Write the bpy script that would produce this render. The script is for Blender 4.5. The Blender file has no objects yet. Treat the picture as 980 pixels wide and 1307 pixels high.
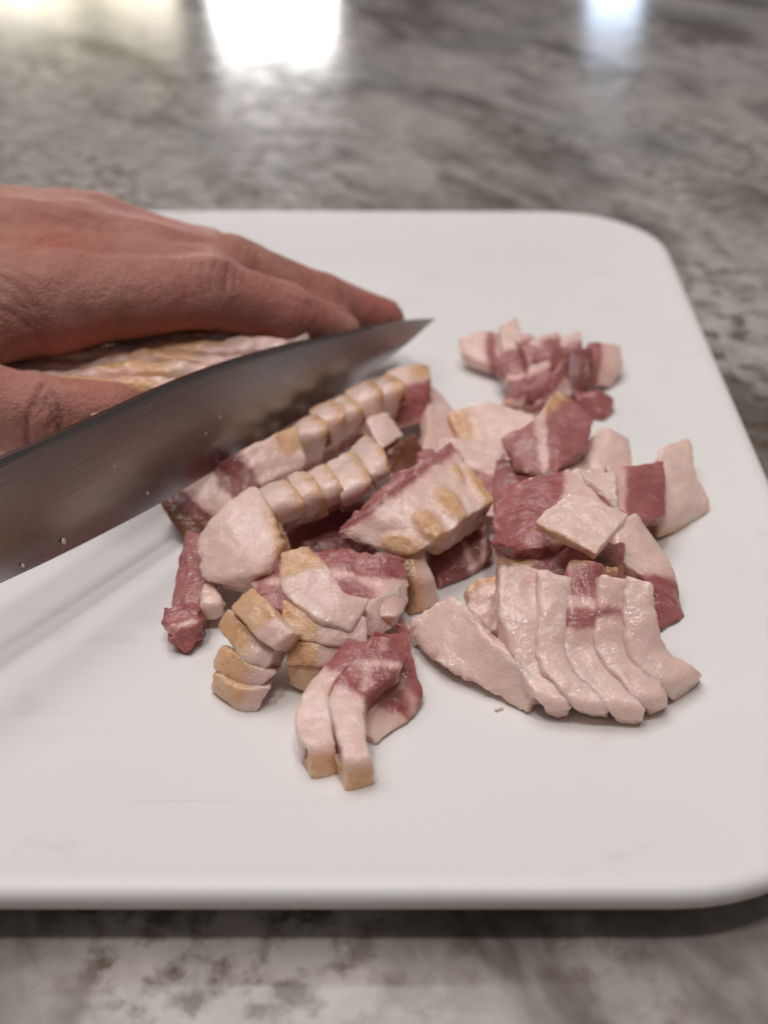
import bpy, math, random
import numpy as np
from mathutils import Vector, noise

# ------------------------------------------------------------------ camera, world, light
S = 0.01                                    # everything below is laid out in centimetres
F, PITCH, ZC, CX = 1450.0, math.radians(33.9), 16.5, 572.0
sc = bpy.context.scene
col = sc.collection

cam_d = bpy.data.cameras.new('camera'); cam = bpy.data.objects.new('camera', cam_d); col.objects.link(cam)
cam.location = (0, 0, ZC * S)
cam.rotation_euler = (math.pi / 2 - PITCH, 0, 0)
cam_d.sensor_fit = 'VERTICAL'; cam_d.sensor_height = 36; cam_d.lens = 36 * F / 1307
cam_d.shift_x = -(CX - 490) / 1307
cam_d.clip_start = 0.01; cam_d.clip_end = 50
cam_d.dof.use_dof = True; cam_d.dof.focus_distance = 0.238; cam_d.dof.aperture_fstop = 11.0
sc.camera = cam
sc.cycles.caustics_reflective = False; sc.cycles.caustics_refractive = False

w = bpy.data.worlds.new('World'); sc.world = w; w.use_nodes = True
bg = w.node_tree.nodes['Background']; bg.inputs[0].default_value = (1.0, 0.98, 0.97, 1); bg.inputs[1].default_value = 0.11

sc.view_settings.view_transform = 'Standard'; sc.view_settings.look = 'None'
sc.view_settings.gamma = 1; sc.view_settings.exposure = -0.10


def at(px, py, z):
    """point at height z (cm above the tray floor) seen at pixel px,py of the 980x1307 photograph"""
    u = (px - CX) / F; v = (653.5 - py) / F
    d = np.array([u, math.cos(PITCH) + v * math.sin(PITCH), -math.sin(PITCH) + v * math.cos(PITCH)])
    t = (z - ZC) / d[2]
    return d * t + np.array([0, 0, ZC])


def project(P):
    x = P[:, 0]; y = P[:, 1]; z = P[:, 2] - ZC
    dep = y * math.cos(PITCH) - z * math.sin(PITCH)
    up = y * math.sin(PITCH) + z * math.cos(PITCH)
    return CX + F * x / dep, 653.5 - F * up / dep, dep


def area(name, loc, target, sx, sy, power, color):
    d = bpy.data.lights.new(name, 'AREA'); d.shape = 'RECTANGLE'; d.size = sx * S; d.size_y = sy * S
    d.energy = power; d.color = color
    o = bpy.data.objects.new(name, d); col.objects.link(o)
    o.location = Vector(loc) * S
    o.rotation_euler = (Vector(target) - Vector(loc)).to_track_quat('-Z', 'Y').to_euler()
    return o


# windows of the kitchen, across the counter (seen as reflections in the polished stone)
WY = 600.0
area('window_light', (-85.5, WY, -4), (-85.5, 0, -4), 58, 200, 62, (1.0, 0.98, 0.97))
gl = area('window_light', (-235, WY, 0), (-235, 0, 0), 206, 180, 95, (1.0, 0.97, 0.93))
area('window_light', (81, WY, -8), (81, 0, -8), 25, 196, 11, (0.66, 0.79, 1.0))
# added overhead fill for daylight off the ceiling, and added spots for sparkle
area('ceiling_fill', (-45, 75, 210), (-5, 26, 0), 170, 120, 26, (1.0, 0.95, 0.955))
for dx, dy in ((-30, -10), (25, -5)):
    area('sparkle_light', (dx, dy, 175), (0, 24, 0), 16, 16, 6.0, (1.0, 0.95, 0.90))
# garden seen through the left window: bright and leafy patches
gl.data.use_nodes = True
nt = gl.data.node_tree; em = [n for n in nt.nodes if n.type == 'EMISSION'][0]
tc = nt.nodes.new('ShaderNodeTexCoord'); nz = nt.nodes.new('ShaderNodeTexNoise'); nz.inputs['Scale'].default_value = 7.0
nz.inputs['Detail'].default_value = 3
rp = nt.nodes.new('ShaderNodeValToRGB'); cr = rp.color_ramp
cr.elements[0].position = .40; cr.elements[0].color = (.20, .20, .14, 1)
cr.elements[1].position = .62; cr.elements[1].color = (1, 1, 1, 1)
e = cr.elements.new(.52); e.color = (.55, .51, .38, 1)
nt.links.new(tc.outputs['UV'], nz.inputs['Vector']); nt.links.new(nz.outputs['Fac'], rp.inputs[0])
nt.links.new(rp.outputs[0], em.inputs['Color'])


# ------------------------------------------------------------------ helpers
def tag(o, label=None, cat=None, group=None, kind=None):
    if label: o['label'] = label
    if cat: o['category'] = cat
    if group: o['group'] = group
    if kind: o['kind'] = kind
    return o


def mesh_obj(name, verts, faces, mat, parent=None, origin=None, attrs=None, smooth=True):
    V = np.asarray(verts, dtype=float)
    if origin is None: origin = np.zeros(3)
    me = bpy.data.meshes.new(name)
    me.from_pydata(((V - origin) * S).tolist(), [], [list(map(int, f)) for f in faces])
    if smooth: me.polygons.foreach_set('use_smooth', [True] * len(me.polygons))
    for k, a in (attrs or {}).items():
        at_ = me.attributes.new(k, 'FLOAT', 'POINT'); at_.data.foreach_set('value', np.asarray(a, dtype=np.float32))
    me.materials.append(mat); me.update()
    o = bpy.data.objects.new(name, me); col.objects.link(o)
    o.location = Vector(origin) * S
    if parent is not None:
        o.parent = parent; o.location = Vector(origin) * S - Vector(parent.location)
    return o


def empty(name, loc):
    o = bpy.data.objects.new(name, None); col.objects.link(o); o.location = Vector(loc) * S
    o.empty_display_size = 0.01
    return o


class NT:
    """small node-tree builder"""
    def __init__(s, name):
        s.m = bpy.data.materials.new(name); s.m.use_nodes = True; s.t = s.m.node_tree
        s.b = s.t.nodes['Principled BSDF']

    def n(s, typ, **kw):
        nd = s.t.nodes.new('ShaderNode' + typ)
        for k, v in kw.items():
            if k.startswith('_'): setattr(nd, k[1:], v)
            else:
                k2 = k.replace('_', ' ')
                i = nd.inputs[int(k[1:])] if (k[0] == 'i' and k[1:].isdigit()) else nd.inputs[k2]
                if hasattr(v, 'is_output') and v.is_output: s.t.links.new(v, i)
                else: i.default_value = v
        return nd

    def L(s, a, b): s.t.links.new(a, b)

    def math(s, op, a, b=None, c=None, clamp=False):
        nd = s.t.nodes.new('ShaderNodeMath'); nd.operation = op; nd.use_clamp = clamp
        for i, v in enumerate((a, b, c)):
            if v is None: continue
            if hasattr(v, 'is_output'): s.L(v, nd.inputs[i])
            else: nd.inputs[i].default_value = v
        return nd.outputs[0]

    def mix(s, f, a, b, blend='MIX'):
        nd = s.t.nodes.new('ShaderNodeMix'); nd.data_type = 'RGBA'; nd.blend_type = blend
        for i, v in ((0, f), (6, a), (7, b)):
            if hasattr(v, 'is_output'): s.L(v, nd.inputs[i])
            else: nd.inputs[i].default_value = v if i == 0 else (*v, 1) if len(v) == 3 else v
        return nd.outputs[2]

    def ramp(s, f, stops):
        nd = s.t.nodes.new('ShaderNodeValToRGB'); c = nd.color_ramp
        while len(c.elements) < len(stops): c.elements.new(.5)
        for e, (p, v) in zip(c.elements, stops):
            e.position = p; e.color = (v, v, v, 1) if isinstance(v, (int, float)) else (*v, 1)
        s.L(f, nd.inputs[0]); return nd.outputs[0]

    def noise(s, co, scale, detail=4, rough=.55, dist=0.0, dim='3D'):
        nd = s.n('TexNoise', Scale=scale, Detail=detail, Roughness=rough, Distortion=dist); s.L(co, nd.inputs['Vector'])
        return nd.outputs['Fac']

    def attr(s, name):
        nd = s.t.nodes.new('ShaderNodeAttribute'); nd.attribute_name = name; return nd.outputs['Fac']

    def bump(s, h, strength, dist, prev=None):
        nd = s.n('Bump', Strength=strength, Distance=dist); s.L(h, nd.inputs['Height'])
        if prev is not None: s.L(prev, nd.inputs['Normal'])
        return nd.outputs[0]

    def set(s, **kw):
        for k, v in kw.items():
            i = s.b.inputs[k.replace('_', ' ')]
            if hasattr(v, 'is_output'): s.L(v, i)
            else: i.default_value = v


# ------------------------------------------------------------------ materials
def mat_counter():
    k = NT('polished_stone')
    co = k.n('TexCoord').outputs['Object']
    m0 = k.n('Mapping', Rotation=(0, 0, math.radians(64))); k.L(co, m0.inputs['Vector'])
    mp = k.n('Mapping', Scale=(1, 2.6, 1)); k.L(m0.outputs[0], mp.inputs['Vector'])
    v = mp.outputs[0]
    big = k.noise(v, 3.2, 5, .58, 1.0)
    mid = k.noise(v, 9.0, 5, .6, .4)
    fine = k.noise(co, 70.0, 4, .6, .3)
    blot = k.noise(co, 120.0, 4, .6, .15)
    reg = k.noise(v, 6.0, 3, .5, .5)
    a = k.math('ADD', k.math('MULTIPLY', big, .62), k.math('MULTIPLY', mid, .38))
    c = k.ramp(a, [(.37, (.062, .048, .038)), (.435, (.15, .127, .11)), (.475, (.31, .277, .254)), (.53, (.48, .435, .405)), (.60, (.36, .33, .305)), (.67, (.15, .127, .11))])
    c = k.mix(k.ramp(fine, [(.36, 0.30), (.56, 0.0)]), c, (.19, .16, .14))
    br_ = k.math('MULTIPLY', k.ramp(blot, [(.47, 0.0), (.62, .85)]), k.ramp(reg, [(.42, 0.2), (.58, 1.0)]))
    c = k.mix(br_, c, (.085, .058, .036))
    gr = k.noise(co, 9.0, 3)
    c = k.mix(k.ramp(gr, [(.5, 0.0), (.68, .45)]), c, (.205, .222, .208))
    k.set(Base_Color=c, Roughness=k.ramp(fine, [(.3, .10), (.7, .19)]), IOR=1.5)
    return k.m


def mat_tray():
    k = NT('white_plastic')
    co = k.n('TexCoord').outputs['Object']
    n1 = k.noise(co, 7, 3); n2 = k.noise(co, 420, 3, .6)
    c = k.mix(n1, (.770, .750, .738), (.815, .798, .788))
    # faint knife scratches, random directions
    sc_ = None
    for ang, scl in ((.5, 30), (-.35, 36), (1.2, 26)):
        mp = k.n('Mapping', Rotation=(0, 0, ang), Scale=(2.2, 95, 1)); k.L(co, mp.inputs['Vector'])
        f = k.ramp(k.noise(mp.outputs[0], scl / 10, 2, .5), [(.70, 0.0), (.76, 1.0)])
        sc_ = f if sc_ is None else k.math('MAXIMUM', sc_, f)
    reg = k.ramp(k.noise(co, 18, 2), [(.50, 0.0), (.68, 1.0)])
    scr = k.math('MULTIPLY', sc_, reg)
    c = k.mix(k.math('MULTIPLY', scr, .40), c, (.50, .46, .44))
    sm = k.ramp(k.noise(co, 60, 4, .6, .4), [(.60, 0.0), (.74, 0.26)])
    c = k.mix(sm, c, (.62, .50, .46))
    b = k.bump(n2, .12, .0003); b = k.bump(scr, -.25, .0002, b)
    k.set(Base_Color=c, Roughness=.46, IOR=1.45, Normal=b, Subsurface_Weight=.15, Subsurface_Scale=.004)
    k.b.inputs['Subsurface Radius'].default_value = (1, .9, .85)
    return k.m


def mat_bacon():
    k = NT('bacon')
    co0 = k.n('TexCoord').outputs['Object']
    info = k.n('ObjectInfo')
    off = k.math('MULTIPLY', info.outputs['Random'], 3.0)
    cx = k.n('CombineXYZ', X=off, Y=off, Z=off)
    ad = k.n('VectorMath', _operation='ADD'); k.L(co0, ad.inputs[0]); k.L(cx.outputs[0], ad.inputs[1])
    co = ad.outputs[0]
    nlo = k.noise(co, 120, 3); nmd = k.noise(co, 420, 4, .6); nhi = k.noise(co, 1500, 3, .6)
    mp = k.n('Mapping', Rotation=(.3, .2, .7), Scale=(1, 5, 1)); k.L(co, mp.inputs['Vector'])
    fib = k.noise(mp.outputs[0], 330, 4, .6, .5)
    sep = k.n('SeparateColor'); k.L(info.outputs['Color'], sep.inputs[0])
    dark, pink = sep.outputs[0], sep.outputs[1]
    # fat
    fat = k.mix(nlo, (.82, .545, .465), (.86, .645, .565))
    fat = k.mix(k.math('MULTIPLY', pink, .75), fat, (.66, .40, .36))
    fat = k.mix(k.ramp(nmd, [(.35, .26), (.6, 0.0)]), fat, (.70, .44, .39))
    fat = k.mix(k.ramp(nhi, [(.45, 0.0), (.75, .25)]), fat, (.88, .80, .75))
    # meat
    meat = k.mix(k.ramp(fib, [(.3, 0.0), (.7, 1.0)]), (.35, .082, .082), (.52, .195, .178))
    meat = k.mix(k.ramp(nlo, [(.38, .55), (.6, 0.0)]), meat, (.26, .052, .055))
    meat = k.mix(k.ramp(fib, [(.68, 0.0), (.80, .3)]), meat, (.52, .26, .235))
    meat = k.mix(k.math('MULTIPLY', pink, .75), meat, k.mix(nlo, (.45, .175, .155), (.54, .265, .235)))
    meat = k.mix(k.ramp(k.noise(co, 75, 2), [(.52, 0.0), (.66, .5)]), meat, (.40, .150, .140))
    rdg = k.math('ABSOLUTE', k.math('SUBTRACT', k.noise(mp.outputs[0], 95, 3, .5, 1.2), .5))
    meat = k.mix(k.ramp(rdg, [(.0, .42), (.018, 0.0)]), meat, (.60, .36, .32))
    dark = k.math('ADD', dark, k.math('MULTIPLY', info.outputs['Random'], .10))
    meat = k.mix(dark, meat, (.085, .020, .022))
    # rind
    rind = k.mix(k.ramp(nmd, [(.3, 0.0), (.65, 1.0)]), (.58, .27, .10), (.78, .47, .25))
    rind = k.mix(k.ramp(nlo, [(.45, 0.0), (.68, .7)]), rind, (.82, .56, .37))
    rind = k.mix(k.ramp(nmd, [(.62, 0.0), (.74, .5)]), rind, (.42, .165, .045))
    nb = k.math('MULTIPLY', k.math('SUBTRACT', nlo, .5), .28)
    nb2 = k.math('MULTIPLY', k.math('SUBTRACT', nmd, .5), .16)
    wob = k.math('ADD', nb, nb2)

    def mask(name, lo, hi, amt=1.0):
        f = k.math('ADD', k.attr(name), k.math('MULTIPLY', wob, amt))
        nd = k.n('MapRange', _interpolation_type='SMOOTHSTEP'); k.L(f, nd.inputs['Value'])
        nd.inputs['From Min'].default_value = lo; nd.inputs['From Max'].default_value = hi
        return nd.outputs['Result']
    mm = mask('meat', -.09, .10); mr = mask('rind', -.12, .14, 1.3); ms = mask('smoke_shade', -.08, .16, 1.4)
    blush = mask('meat', -.40, .05)
    fat = k.mix(k.math('MULTIPLY', blush, .58), fat, (.70, .37, .33))
    c = k.mix(mm, fat, meat)
    c = k.mix(k.math('MULTIPLY', mr, .92), c, rind)
    c = k.mix(k.math('MULTIPLY', ms, .85), c, k.mix(nmd, (.10, .030, .012), (.24, .095, .03)))
    wet = k.noise(co, 190, 3, .55)
    rough = k.math('ADD', k.ramp(wet, [(.35, .20), (.62, .46)]), k.math('MULTIPLY', nhi, .06))
    rw = k.n('Mapping', Rotation=(.4, .1, .3), Scale=(1, 3.5, 1)); k.L(co, rw.inputs['Vector'])
    wrk = k.noise(rw.outputs[0], 520, 4, .6, .6)
    hgt = k.math('ADD', k.math('MULTIPLY', nmd, .35), k.math('ADD', k.math('MULTIPLY', k.math('MULTIPLY', mr, wrk), 1.1), k.math('MULTIPLY', k.math('MULTIPLY', mm, fib), .7)))
    b = k.bump(hgt, .45, .0010); b = k.bump(nhi, .42, .0005, b)
    cb = k.bump(k.noise(co, 1100, 3, .6), .38, .0006, k.bump(k.noise(co, 430, 2, .5), .5, .0012))
    k.set(Base_Color=c, Roughness=rough, IOR=1.42, Specular_IOR_Level=.22, Normal=b, Subsurface_Weight=k.math('SUBTRACT', .48, k.math('MULTIPLY', mm, .28)),
          Subsurface_Scale=.0034, Coat_Weight=k.ramp(wet, [(.44, 1.0), (.66, .55)]), Coat_Roughness=.11, Coat_Normal=cb)
    k.b.inputs['Subsurface Radius'].default_value = (1, .55, .42)
    return k.m


def mat_skin():
    k = NT('skin')
    co = k.n('TexCoord').outputs['Object']
    n1 = k.noise(co, 45, 4); n2 = k.noise(co, 160, 4, .6); n3 = k.noise(co, 900, 3, .6)
    c = k.mix(k.ramp(n1, [(.35, 0.0), (.65, 1.0)]), (.40, .178, .135), (.49, .255, .20))
    c = k.mix(k.ramp(n2, [(.4, .45), (.62, 0.0)]), c, (.34, .128, .092))
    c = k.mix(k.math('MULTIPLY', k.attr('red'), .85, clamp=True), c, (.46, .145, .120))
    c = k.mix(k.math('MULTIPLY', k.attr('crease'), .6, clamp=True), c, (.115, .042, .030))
    c = k.mix(k.ramp(n3, [(.6, 0.0), (.8, .25)]), c, (.47, .27, .20))
    mp = k.n('Mapping', Scale=(1.0, 1.7, 1.7)); k.L(co, mp.inputs['Vector'])
    dn = k.n('TexNoise', Scale=130.0, Detail=2.0); k.L(mp.outputs[0], dn.inputs['Vector'])
    vm = k.n('VectorMath', _operation='MULTIPLY_ADD'); k.L(dn.outputs['Color'], vm.inputs[0]); vm.inputs[1].default_value = (.004,) * 3
    k.L(mp.outputs[0], vm.inputs[2])
    vo = k.n('TexVoronoi', _feature='DISTANCE_TO_EDGE', Scale=620.0); k.L(vm.outputs[0], vo.inputs['Vector'])
    cell = k.ramp(vo.outputs['Distance'], [(0.0, 0.0), (.22, 1.0)])
    b = k.bump(n2, .7, .0016); b = k.bump(cell, .36, .0007, b); b = k.bump(n3, .35, .0004, b)
    k.set(Base_Color=c, Roughness=k.ramp(n2, [(.35, .55), (.65, .68)]), IOR=1.4, Specular_IOR_Level=.35, Normal=b, Subsurface_Weight=.22, Subsurface_Scale=.004)
    k.b.inputs['Subsurface Radius'].default_value = (1, .35, .2)
    return k.m


def mat_simple(name, color, rough, metal=0.0, bump=None):
    k = NT(name)
    co = k.n('TexCoord').outputs['Object']
    n = k.noise(co, 200, 4)
    k.set(Base_Color=k.mix(n, tuple(x * .9 for x in color), tuple(min(1, x * 1.08) for x in color)), Roughness=rough, Metallic=metal)
    if bump: k.set(Normal=k.bump(k.noise(co, bump, 3), .3, .0005))
    return k.m


def mat_steel():
    k = NT('brushed_steel')
    co = k.n('TexCoord').outputs['Object']
    mp = k.n('Mapping', Rotation=(0, 0, 0), Scale=(2, 120, 120)); k.L(co, mp.inputs['Vector'])
    br = k.noise(mp.outputs[0], 9, 4, .6)
    sm = k.noise(co, 38, 4, .6, .5)
    sp = k.noise(co, 520, 2, .5)
    c = k.mix(br, (.29, .278, .275), (.36, .347, .343))
    c = k.mix(k.ramp(sp, [(.765, 0.0), (.785, .7)]), c, (.75, .70, .66))
    k.set(Base_Color=c, Metallic=1.0, Roughness=k.math('ADD', k.ramp(sm, [(.3, .18), (.7, .30)]), k.math('MULTIPLY', br, .06)),
          Normal=k.bump(br, .14, .0003))
    return k.m


M = dict(counter=mat_counter(), tray=mat_tray(), bacon=mat_bacon(), skin=mat_skin(), steel=mat_steel(),
         edge=mat_simple('ground_edge_steel', (.50, .48, .47), .30, 1.0), handle=mat_simple('black_handle', (.02, .02, .021), .4, 0, 300),
         nail=mat_simple('nail', (.50, .25, .195), .38), fleck=mat_simple('fat_smear', (.70, .60, .54), .35, 0, 600))

# ------------------------------------------------------------------ setting: counter
ZK = -.80
n = 2
mesh = mesh_obj('countertop', [(-160, -40, ZK), (160, -40, ZK), (160, 235, ZK), (-160, 235, ZK),
                               (-160, -40, ZK - 3), (160, -40, ZK - 3), (160, 235, ZK - 3), (-160, 235, ZK - 3)],
                [(0, 1, 2, 3), (7, 6, 5, 4), (0, 4, 5, 1), (1, 5, 6, 2), (2, 6, 7, 3), (3, 7, 4, 0)], M['counter'], smooth=False)
tag(mesh, kind='structure')


# ------------------------------------------------------------------ tray
def rounded_loop(x0, x1, y0, y1, r, z, n=14):
    pts = []
    for cx, cy, a0 in ((x1 - r, y1 - r, 0), (x0 + r, y1 - r, 90), (x0 + r, y0 + r, 180), (x1 - r, y0 + r, 270)):
        for i in range(n + 1):
            a = math.radians(a0 + 90 * i / n); pts.append((cx + r * math.cos(a), cy + r * math.sin(a), z))
    return pts


TX0, TX1, TY0, TY1, TR = -38.0, 8.45, 12.22, 46.2, 4.6
prof = [(7.0, 0.0), (5.0, 0.012), (3.8, .05), (2.9, .12), (2.2, .21), (1.6, .31), (1.1, .40), (.75, .47), (.58, .53), (.44, .575), (.30, .59), (.17, .575), (.07, .52), (.015, .43), (0, .33),
        (.02, .20), (.09, .06), (.22, -.06), (.38, -.18), (.55, -.34), (.75, -.55), (.95, -.70), (1.15, ZK + .004), (3.4, ZK + .004), (6, -.7)]
V = []; Fc = []
for ins, z in prof:
    V += rounded_loop(TX0 + ins, TX1 - ins, TY0 + ins, TY1 - ins, max(TR - ins * .75, .6), z)
N = len(V) // len(prof)
for i in range(len(prof) - 1):
    for j in range(N):
        Fc.append((i * N + j, (i + 1) * N + j, (i + 1) * N + (j + 1) % N, i * N + (j + 1) % N))
Fc.append(tuple(range(N))); Fc.append(tuple(reversed(range((len(prof) - 1) * N, len(prof) * N))))
tray = mesh_obj('cutting_tray', V, Fc, M['tray'], origin=np.array([-10, 29, ZK]))
tag(tray, 'large white plastic cutting tray with rounded corners and raised rim', 'tray')

# ------------------------------------------------------------------ knife
E0 = at(0, 745, 2.0); E1 = at(556, 407, 1.5)
kd = (E1 - E0) / np.linalg.norm(E1 - E0)
kh = np.array([-kd[1], kd[0], 0]); kh /= np.linalg.norm(kh)      # horizontal, away from the camera
LEAN = math.radians(12)
kl = np.array([0, 0, 1.0]) * math.cos(LEAN) + kh * math.sin(LEAN)
kn = np.cross(kd, kl); kn /= np.linalg.norm(kn)
kl = np.cross(kn, kd); kl /= np.linalg.norm(kl)
CAM = np.array([0, 0, ZC])
if np.dot(kn, CAM - E0) < 0: kn = -kn


def on_blade(px, py):
    d = at(px, py, 0) - CAM
    t = np.dot(E0 - CAM, kn) / np.dot(d, kn)
    return CAM + d * t


def kcoord(p): return np.dot(p - E0, kd), np.dot(p - E0, kl)


def catmull(P, n):
    P = np.asarray(P, float)
    if len(P) == 2:
        t = np.linspace(0, 1, n)[:, None]; return P[0] * (1 - t) + P[1] * t
    Q = np.vstack([2 * P[0] - P[1], P, 2 * P[-1] - P[-2]])
    out = []
    for s in np.linspace(0, len(P) - 1, n):
        i = min(int(s), len(P) - 2); t = s - i
        p0, p1, p2, p3 = Q[i], Q[i + 1], Q[i + 2], Q[i + 3]
        out.append(.5 * (2 * p1 + (p2 - p0) * t + (2 * p0 - 5 * p1 + 4 * p2 - p3) * t * t + (3 * p1 - p0 - 3 * p2 + p3) * t ** 3))
    return np.array(out)


sp_px = [(0, 573), (60, 548), (130, 517), (200, 486), (270, 459), (340, 438), (400, 424), (460, 413), (510, 407), (540, 406), (556, 407)]
ed_px = [(0, 745), (60, 717), (130, 682), (200, 645), (270, 603), (340, 560), (400, 524), (460, 484), (510, 447), (540, 421), (556, 407)]
spn = np.array([kcoord(on_blade(*p)) for p in sp_px]); edg = np.array([kcoord(on_blade(*p)) for p in ed_px])
# common stations along the blade, continued behind the left border to heel and bolster
xs = np.linspace(-5.0, spn[-1, 0] - .02, 90)


def ext(c, x):
    m = (c[3, 1] - c[0, 1]) / (c[3, 0] - c[0, 0])
    dense = catmull(c, 120)
    return np.where(x < c[0, 0], c[0, 1] + m * (x - c[0, 0]), np.interp(x, dense[:, 0], dense[:, 1]))


ys = ext(spn, xs); ye = ext(edg, xs)
ys = ys - .17 * np.clip((xs[-1] - xs) / 5, 0, 1)
ye = np.minimum(ye, ys - .004)
prof_k = [(0, 0), (.10, .05), (.30, .09), (.6, .115), (.92, .125), (.985, .125), (1.0, .115)]
V = []; Fc = []
for x, a, b in zip(xs, ye, ys):
    tip = min(1, (xs[-1] - x) / 3 + .15)
    ring = [(f, t * tip) for f, t in prof_k] + [(f, -t * tip) for f, t in prof_k[:0:-1]]
    for f, t in ring:
        V.append(E0 + kd * x + kl * (a + (b - a) * f) + kn * t)
NR = len(prof_k) * 2 - 1
for i in range(len(xs) - 1):
    for j in range(NR):
        Fc.append((i * NR + j, i * NR + (j + 1) % NR, (i + 1) * NR + (j + 1) % NR, (i + 1) * NR + j))
Fc.append(tuple(range(NR))); Fc.append(tuple(reversed(range((len(xs) - 1) * NR, len(xs) * NR))))
korg = E0 + kd * -6
knife = empty('chef_knife', korg)
tag(knife, "wide steel chef's knife blade slicing down between the hand and bacon pieces", 'knife')
R3 = np.stack([kd, kl, kn])                      # local frame so that the brushing runs along the blade
blade = mesh_obj('blade', (np.array(V) - korg) @ R3.T, Fc, M['steel'], smooth=True)
blade.parent = knife
mod = blade.modifiers.new('split', 'EDGE_SPLIT'); mod.split_angle = math.radians(28)
from mathutils import Matrix
knife.matrix_world = Matrix.Translation(Vector(korg) * S) @ Matrix(R3.T.tolist()).to_4x4()


def rod(name, st, mat, parent, n=20, sup=3.0):
    V = []; Fc = []
    for x, y, ry, rz in st:
        for i in range(n):
            a = 2 * math.pi * i / n; c, s_ = math.cos(a), math.sin(a)
            V.append((x, y + ry * math.copysign(abs(c) ** (2 / sup), c), rz * math.copysign(abs(s_) ** (2 / sup), s_)))
    for i in range(len(st) - 1):
        for j in range(n): Fc.append((i * n + j, i * n + (j + 1) % n, (i + 1) * n + (j + 1) % n, (i + 1) * n + j))
    Fc.append(tuple(reversed(range(n)))); Fc.append(tuple(range((len(st) - 1) * n, len(st) * n)))
    o = mesh_obj(name, V, Fc, mat); o.parent = parent; return o


ytop = float(ys[0])
rod('bolster', [(.9, ytop - 1.1, 1.1, .16), (.6, ytop - 1.1, 1.15, .55), (-.4, ytop - 1.1, 1.15, .65), (-.8, ytop - 1.15, 1.1, .7)], M['edge'], knife)
hd = rod('handle', [(-.8, ytop - 1.15, 1.12, .74), (-3, ytop - 1.2, 1.2, .85), (-6, ytop - 1.25, 1.1, .85), (-9, ytop - 1.3, 1.25, .85), (-11.2, ytop - 1.5, 1.45, .8), (-12, ytop - 1.6, 1.1, .6)], M['handle'], knife)
for rx in (-2.4, -5.4, -8.6):
    V = []; Fc = []
    for sz in (.87, .60):
        for i in range(14): V.append((rx + .28 * math.cos(i * math.tau / 14), ytop - 1.25 + .28 * math.sin(i * math.tau / 14), sz))
    Fc = [tuple(range(14))] + [(i, 14 + i, 14 + (i + 1) % 14, (i + 1) % 14) for i in range(14)]
    o = mesh_obj('rivet', V, Fc, M['edge']); o.parent = hd


# ------------------------------------------------------------------ bacon
def fld(specs, u, wv, t, L, Wd, T):
    """signed distance-like field in cm; positive inside the tissue"""
    f = np.full(len(u), -1.0)
    for s in specs:
        k = s[0]
        if k == 'u':
            sl = s[3] if len(s) > 3 else 0
            uu = u + sl * (wv - .5); g = np.minimum(uu - s[1], s[2] - uu) * L
        elif k == 'w':
            sl = s[3] if len(s) > 3 else 0
            ww = wv + sl * (u - .5); g = np.minimum(ww - s[1], s[2] - ww) * Wd
        elif k == 'blob':
            g = (1 - np.sqrt(((u - s[1]) / s[3]) ** 2 + ((wv - s[2]) / s[4]) ** 2)) * min(s[3] * L, s[4] * Wd)
        elif k == 'u0': g = s[1] - u * L
        elif k == 'u1': g = s[1] - (1 - u) * L
        elif k == 'w0': g = s[1] - wv * Wd
        elif k == 'w1': g = s[1] - (1 - wv) * Wd
        elif k == 't0': g = s[1] - t * T
        elif k == 't1': g = s[1] - (1 - t) * T
        elif k == 'line':
            p = np.stack([u * L, wv * Wd], 1); a = np.array([s[1] * L, s[2] * Wd]); b = np.array([s[3] * L, s[4] * Wd])
            ab = b - a; tt = np.clip(((p - a) @ ab) / (ab @ ab), 0, 1)
            g = s[5] - np.linalg.norm(p - a - tt[:, None] * ab, axis=1)
        f = np.maximum(f, g)
    return f


counter_seed = [0]
_O1, _O2 = Vector((31.7, 5.3, 11.9)), Vector((7.1, 43.9, 23.3))


def nvec(v):
    return Vector((noise.noise(v), noise.noise(v + _O1), noise.noise(v + _O2)))



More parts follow.
